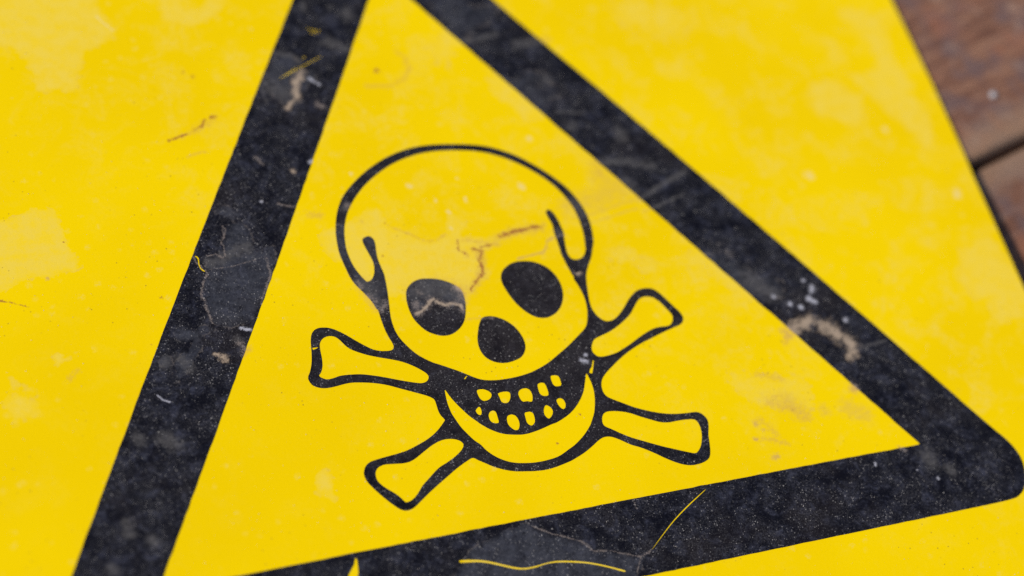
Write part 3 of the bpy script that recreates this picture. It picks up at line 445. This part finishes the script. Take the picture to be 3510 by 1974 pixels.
def sample_points():
    rnd = np.random.RandomState(5)
    pts = []
    gx, gy = np.meshgrid(np.arange(-190, 190, 1.7), np.arange(-162, 214, 1.7))
    pts.append(np.stack([gx.ravel(), gy.ravel()], 1) + rnd.uniform(-0.5, 0.5, (gx.size, 2)))
    for lp in WATERMARKS:
        for a, b in zip(lp, lp[1:] + lp[:1]):
            a, b = np.array(a), np.array(b)
            n = int(np.linalg.norm(b - a) * 6) + 2
            pts.append(a + (b - a) * rnd.uniform(0, 1, n)[:, None] + rnd.normal(0, 0.8, (n, 2)))
    for key in ('tan', 'white', 'brown', 'crust', 'smear'):
        for st, r in STAINS[key]:
            r = max(r, 0.12)
            for a, b in (zip(st, st[1:]) if len(st) > 1 else [(st[0], st[0])]):
                a, b = np.array(a), np.array(b)
                L = np.linalg.norm(b - a)
                sp = max(0.14, r / 4.5)
                n = int((L + 2 * 1.7 * r) * 2 * 1.7 * r / sp ** 2) + 8
                t = rnd.uniform(0, 1, n)[:, None]
                pts.append(a + (b - a) * t + rnd.uniform(-1.7 * r, 1.7 * r, (n, 2)))
                pts.append(a + (b - a) * np.linspace(0, 1, int(L / sp) + 2)[:, None])
    return np.concatenate(pts)


SAMPLES = sample_points()


def weather_attributes(me, P):
    D = np.array([[noise.fractal(Vector((x * 0.05, y * 0.05, k)), 0.7, 2.1, 4) for k in (1.3, 7.9)] for x, y in P]) * 9.0
    for key in ('veil', 'tan', 'white', 'brown', 'crust', 'smear'):
        f = field(P + (D if key == 'veil' else D * 0.06), STAINS[key])
        if key == 'veil':
            f = np.maximum(f, poly_field(P + D * 0.05, WATERMARKS))
        at = me.attributes.new(key, 'FLOAT', 'POINT')
        at.data.foreach_set('value', np.tile(f, 2).astype(np.float32))


def slab(name, loops, z0, z1, mat, parent, **props):
    """a flat sheet with holes: outlines in mm, thickness z0..z1 in mm, sampled finely enough to carry its stains"""
    a0 = np.array(loops[0])
    lo, hi = a0.min(0), a0.max(0)
    S = SAMPLES[((SAMPLES > lo) & (SAMPLES < hi)).all(1)]
    S = S[inside(S[:, 0], S[:, 1], loops)]
    verts, edges = [], []
    for lp in loops:
        k = len(verts)
        verts += [Vector(q) for q in lp]
        edges += [(k + i, k + (i + 1) % len(lp)) for i in range(len(lp))]
    verts += [Vector(q) for q in S]
    V, E, F, _, _, _ = delaunay_2d_cdt(verts, edges, [], 0, 1e-4)
    P = np.array([(v.x, v.y) for v in V])
    T = np.array([f for f in F if len(f) == 3])
    c = P[T].mean(1)
    T = T[inside(c[:, 0], c[:, 1], loops)]
    d1, d2 = P[T[:, 1]] - P[T[:, 0]], P[T[:, 2]] - P[T[:, 0]]
    flip = d1[:, 0] * d2[:, 1] - d1[:, 1] * d2[:, 0] < 0
    T[flip] = T[flip][:, ::-1]
    n = len(P)
    edge_use = {}
    for t in T.tolist():
        for i in range(3):
            p, q = t[i], t[(i + 1) % 3]
            edge_use[(p, q)] = True
    faces = T.tolist()
    for (p, q) in edge_use:
        if (q, p) not in edge_use:
            faces.append((q, p, p + n, q + n))
    co = [(x / 1000, y / 1000, z1 / 1000) for x, y in P] + [(x / 1000, y / 1000, z0 / 1000) for x, y in P]
    me = bpy.data.meshes.new(name)
    me.from_pydata(co, [], faces)
    weather_attributes(me, P)
    return link(name, me, mat, parent, **props)


def box(name, sx, sy, sz, mat, parent, loc, bevel=0.0, seg=3, **props):
    bm = bmesh.new()
    bmesh.ops.create_cube(bm, size=1)
    for v in bm.verts:
        v.co = Vector((v.co.x * sx, v.co.y * sy, (v.co.z - 0.5) * sz))
    if bevel:
        bmesh.ops.bevel(bm, geom=bm.edges[:], offset=bevel, segments=seg, profile=0.5, affect='EDGES')
    me = bpy.data.meshes.new(name)
    bm.to_mesh(me)
    bm.free()
    o = link(name, me, mat, parent, **props)
    o.location = loc
    return o


# ---------------------------------------------------------------- ground and deck
box('ground', 6, 6, 0.05, SOIL, None, (0, 0, -0.14), kind='structure')
deck = bpy.data.objects.new('deck', None)
COL.objects.link(deck)
deck['kind'] = 'structure'
ANG = math.atan2(0.0079, 0.0267)
deck.matrix_world = Matrix.Translation((0.19, 0.031, 0)) @ Matrix.Rotation(ANG, 4, 'Z')
PW, GAP = 0.120, 0.0029
# (index of the board above the joint, height of its top)
tops = {-7: 0.0, -6: 0.001, -5: 0.0, -4: -0.001, -3: 0.002, -2: 0.0055, -1: 0.0, 0: 0.0012, 1: -0.0002, 2: 0.001, 3: -0.001, 4: 0.0, 5: 0.001, 6: 0.0}
proto = None
for i, z in tops.items():
    yc = i * (PW + GAP) + PW / 2 + GAP / 2
    if proto is None:
        proto = box('plank', 2.4, PW, 0.028, WOOD, deck, (0, yc, z), bevel=0.0028)
        for f in proto.data.polygons:
            f.use_smooth = False
    else:
        p = proto.copy()
        COL.objects.link(p)
        p.location = (0.07 * ((i * 37) % 5 - 2), yc, z)
        if i == 0:             # cupped a little, so the sheet lies close on it
            p.rotation_euler = (rad(-1.15), 0, 0)
            p.location.z = 0.0022
        if i == -1:            # this old board has sunk and leans away from the joint
            p.rotation_euler = (rad(4.2), 0, 0)
            p.location.z = z - 0.0044
for x in (-0.9, -0.3, 0.3, 0.9):
    box('joist', 0.05, 1.9, 0.06, JOIST, deck, (x, 0, -0.0295), bevel=0.002)

# a grain of grit lying on the board
def grit(name, loc, r, seed, mat, label):
    random.seed(seed)
    bm = bmesh.new()
    bmesh.ops.create_icosphere(bm, subdivisions=2, radius=r)
    for v in bm.verts:
        k = 1 + 0.22 * noise.noise(v.co * (1.6 / r) + Vector((seed, 0, 0)))
        v.co = Vector((v.co.x * k * 1.15, v.co.y * k, v.co.z * k * 0.75))
    lo = min(v.co.z for v in bm.verts)
    for v in bm.verts:
        v.co.z -= lo
    me = bpy.data.meshes.new(name)
    bm.to_mesh(me)
    bm.free()
    o = link(name, me, mat, None, label=label, category='stone')
    o.location = loc
    return o


# ---------------------------------------------------------------- the sign
sign = bpy.data.objects.new('warning_sign', None)
COL.objects.link(sign)
sign.matrix_world = SIGN
sign['label'] = 'yellow warning sign with black triangle, skull and crossbones, lying on reddish brown planks'
sign['category'] = 'warning sign'

# sheet: slightly bowed right-hand edge, rounded corners
def arc(cx_, cy_, r, a0, a1, n=8):
    return [(cx_ + r * math.cos(rad(a0 + (a1 - a0) * k / n)), cy_ + r * math.sin(rad(a0 + (a1 - a0) * k / n))) for k in range(n + 1)]
outline = arc(177, -153, 10, -90, 0) + [(187.4, -100), (187.7, -60), (188.2, -22.2), (189.3, 25), (189.9, 35), (190.6, 66.2), (190.5, 106.5), (190.2, 150)] + \
    arc(180, 205, 10, 0, 90) + arc(-180, 205, 10, 90, 180) + arc(-180, -153, 10, 180, 270)
slab('sheet', [outline], -0.9, 0.0, YELLOW, sign)

mir = [(-x, y) for x, y in BORDER_CORNER]
outer = mir[::-1] + EDGE_LEFT_OUT + [(-11.9, 174), (-7.5, 181), (-4, 184.5), (0, 186), (4, 184.5), (7.5, 181), (11.9, 174)] + EDGE_RIGHT_OUT + BORDER_CORNER + EDGE_BOTTOM_OUT
inner = EDGE_LEFT_IN + [(0, 144.3)] + EDGE_RIGHT_IN + EDGE_BOTTOM_IN + [(-124.6, -72.2)]


def densify(pts, step, amp, seed):
    """straight runs cut by hand: a slight wander along them"""
    out = []
    for a, b in zip(pts, pts[1:] + pts[:1]):
        A, B = Vector(a), Vector(b)
        n = max(1, int((B - A).length / step))
        t = (B - A).normalized()
        for k in range(n):
            q = A.lerp(B, k / n)
            w = amp * noise.noise(Vector((q.x * 0.35 + seed, q.y * 0.35, seed))) if 0 < k else 0
            out.append((q.x - t.y * w, q.y + t.x * w))
    return out


FILM = 0.09
scr = [smooth(s, 2) for s in SCRATCHES]
slab('triangle_border', [densify(smooth(outer, 2), 2.5, 0.22, 3.1), densify(inner, 2.5, 0.22, 8.7)] + scr, 0.0, FILM, BLACK, sign,
     label='thick black triangular border with scratches showing yellow')
cr, jaw = smooth(CRANIUM), smooth(JAW)
bones = [smooth(b) for b in BONES]
teeth = [smooth(t) for t in TEETH]
nicks = [n_ for n_ in NICKS]
slab('skull_outline', [smooth(SKULL_OUTLINE), cr, jaw] + bones + teeth + nicks, 0.0, FILM, BLACK, sign, label='black drawn outline of the skull and crossbones')
slab('cranium', [inset(cr, 0.03)], 0.0, 0.04, YELLOW, sign)
slab('jaw', [inset(jaw, 0.02)], 0.0, 0.04, YELLOW, sign)
for b_ in bones:
    slab('bone', [inset(b_, 0.03)], 0.0, 0.04, YELLOW, sign)
for t_ in teeth:
    slab('tooth', [inset(t_, 0.03)], 0.0, 0.04, YELLOW, sign)
for e_ in EYES:
    slab('eye_socket', [smooth(e_)], 0.04, FILM, BLACK, sign)
slab('nose_hole', [smooth(NOSE)], 0.04, FILM, BLACK, sign)

# ---------------------------------------------------------------- dust: real grains lying on the sheet
random.seed(11)
vs, fs = [], []
def grain(x, y, r):
    k = len(vs)
    a0 = random.random() * 6.28
    n = 5
    for j in range(n):
        rr = r * random.uniform(0.7, 1.2)
        vs.append((x + rr * math.cos(a0 + j * 6.283 / n), y + rr * math.sin(a0 + j * 6.283 / n), FILM / 1000))
    vs.append((x, y, FILM / 1000 + r * 0.8))
    for j in range(n):
        fs.append((k + j, k + (j + 1) % n, k + n))
cnt = 0
while cnt < 5200:
    x, y = random.uniform(-0.186, 0.186), random.uniform(-0.16, 0.21)
    dens = noise.fractal(Vector((x * 28, y * 28, 2.0)), 0.8, 2.0, 4) * 0.5 + 0.42
    if random.random() > dens:
        continue
    grain(x, y, 0.00004 + 0.00011 * random.random() ** 5)
    cnt += 1
me = bpy.data.meshes.new('dust')
me.from_pydata(vs, [], fs)
dust = link('dust', me, DUST, None, kind='stuff')
dust['label'] = 'fine pale dust grains scattered over the yellow sign'
dust['category'] = 'dust'
dust.matrix_world = SIGN
grit('pebble', PEBBLE, 0.0014, 3, STONE, 'tiny pale grey pebble on the brown plank, right of the sign')
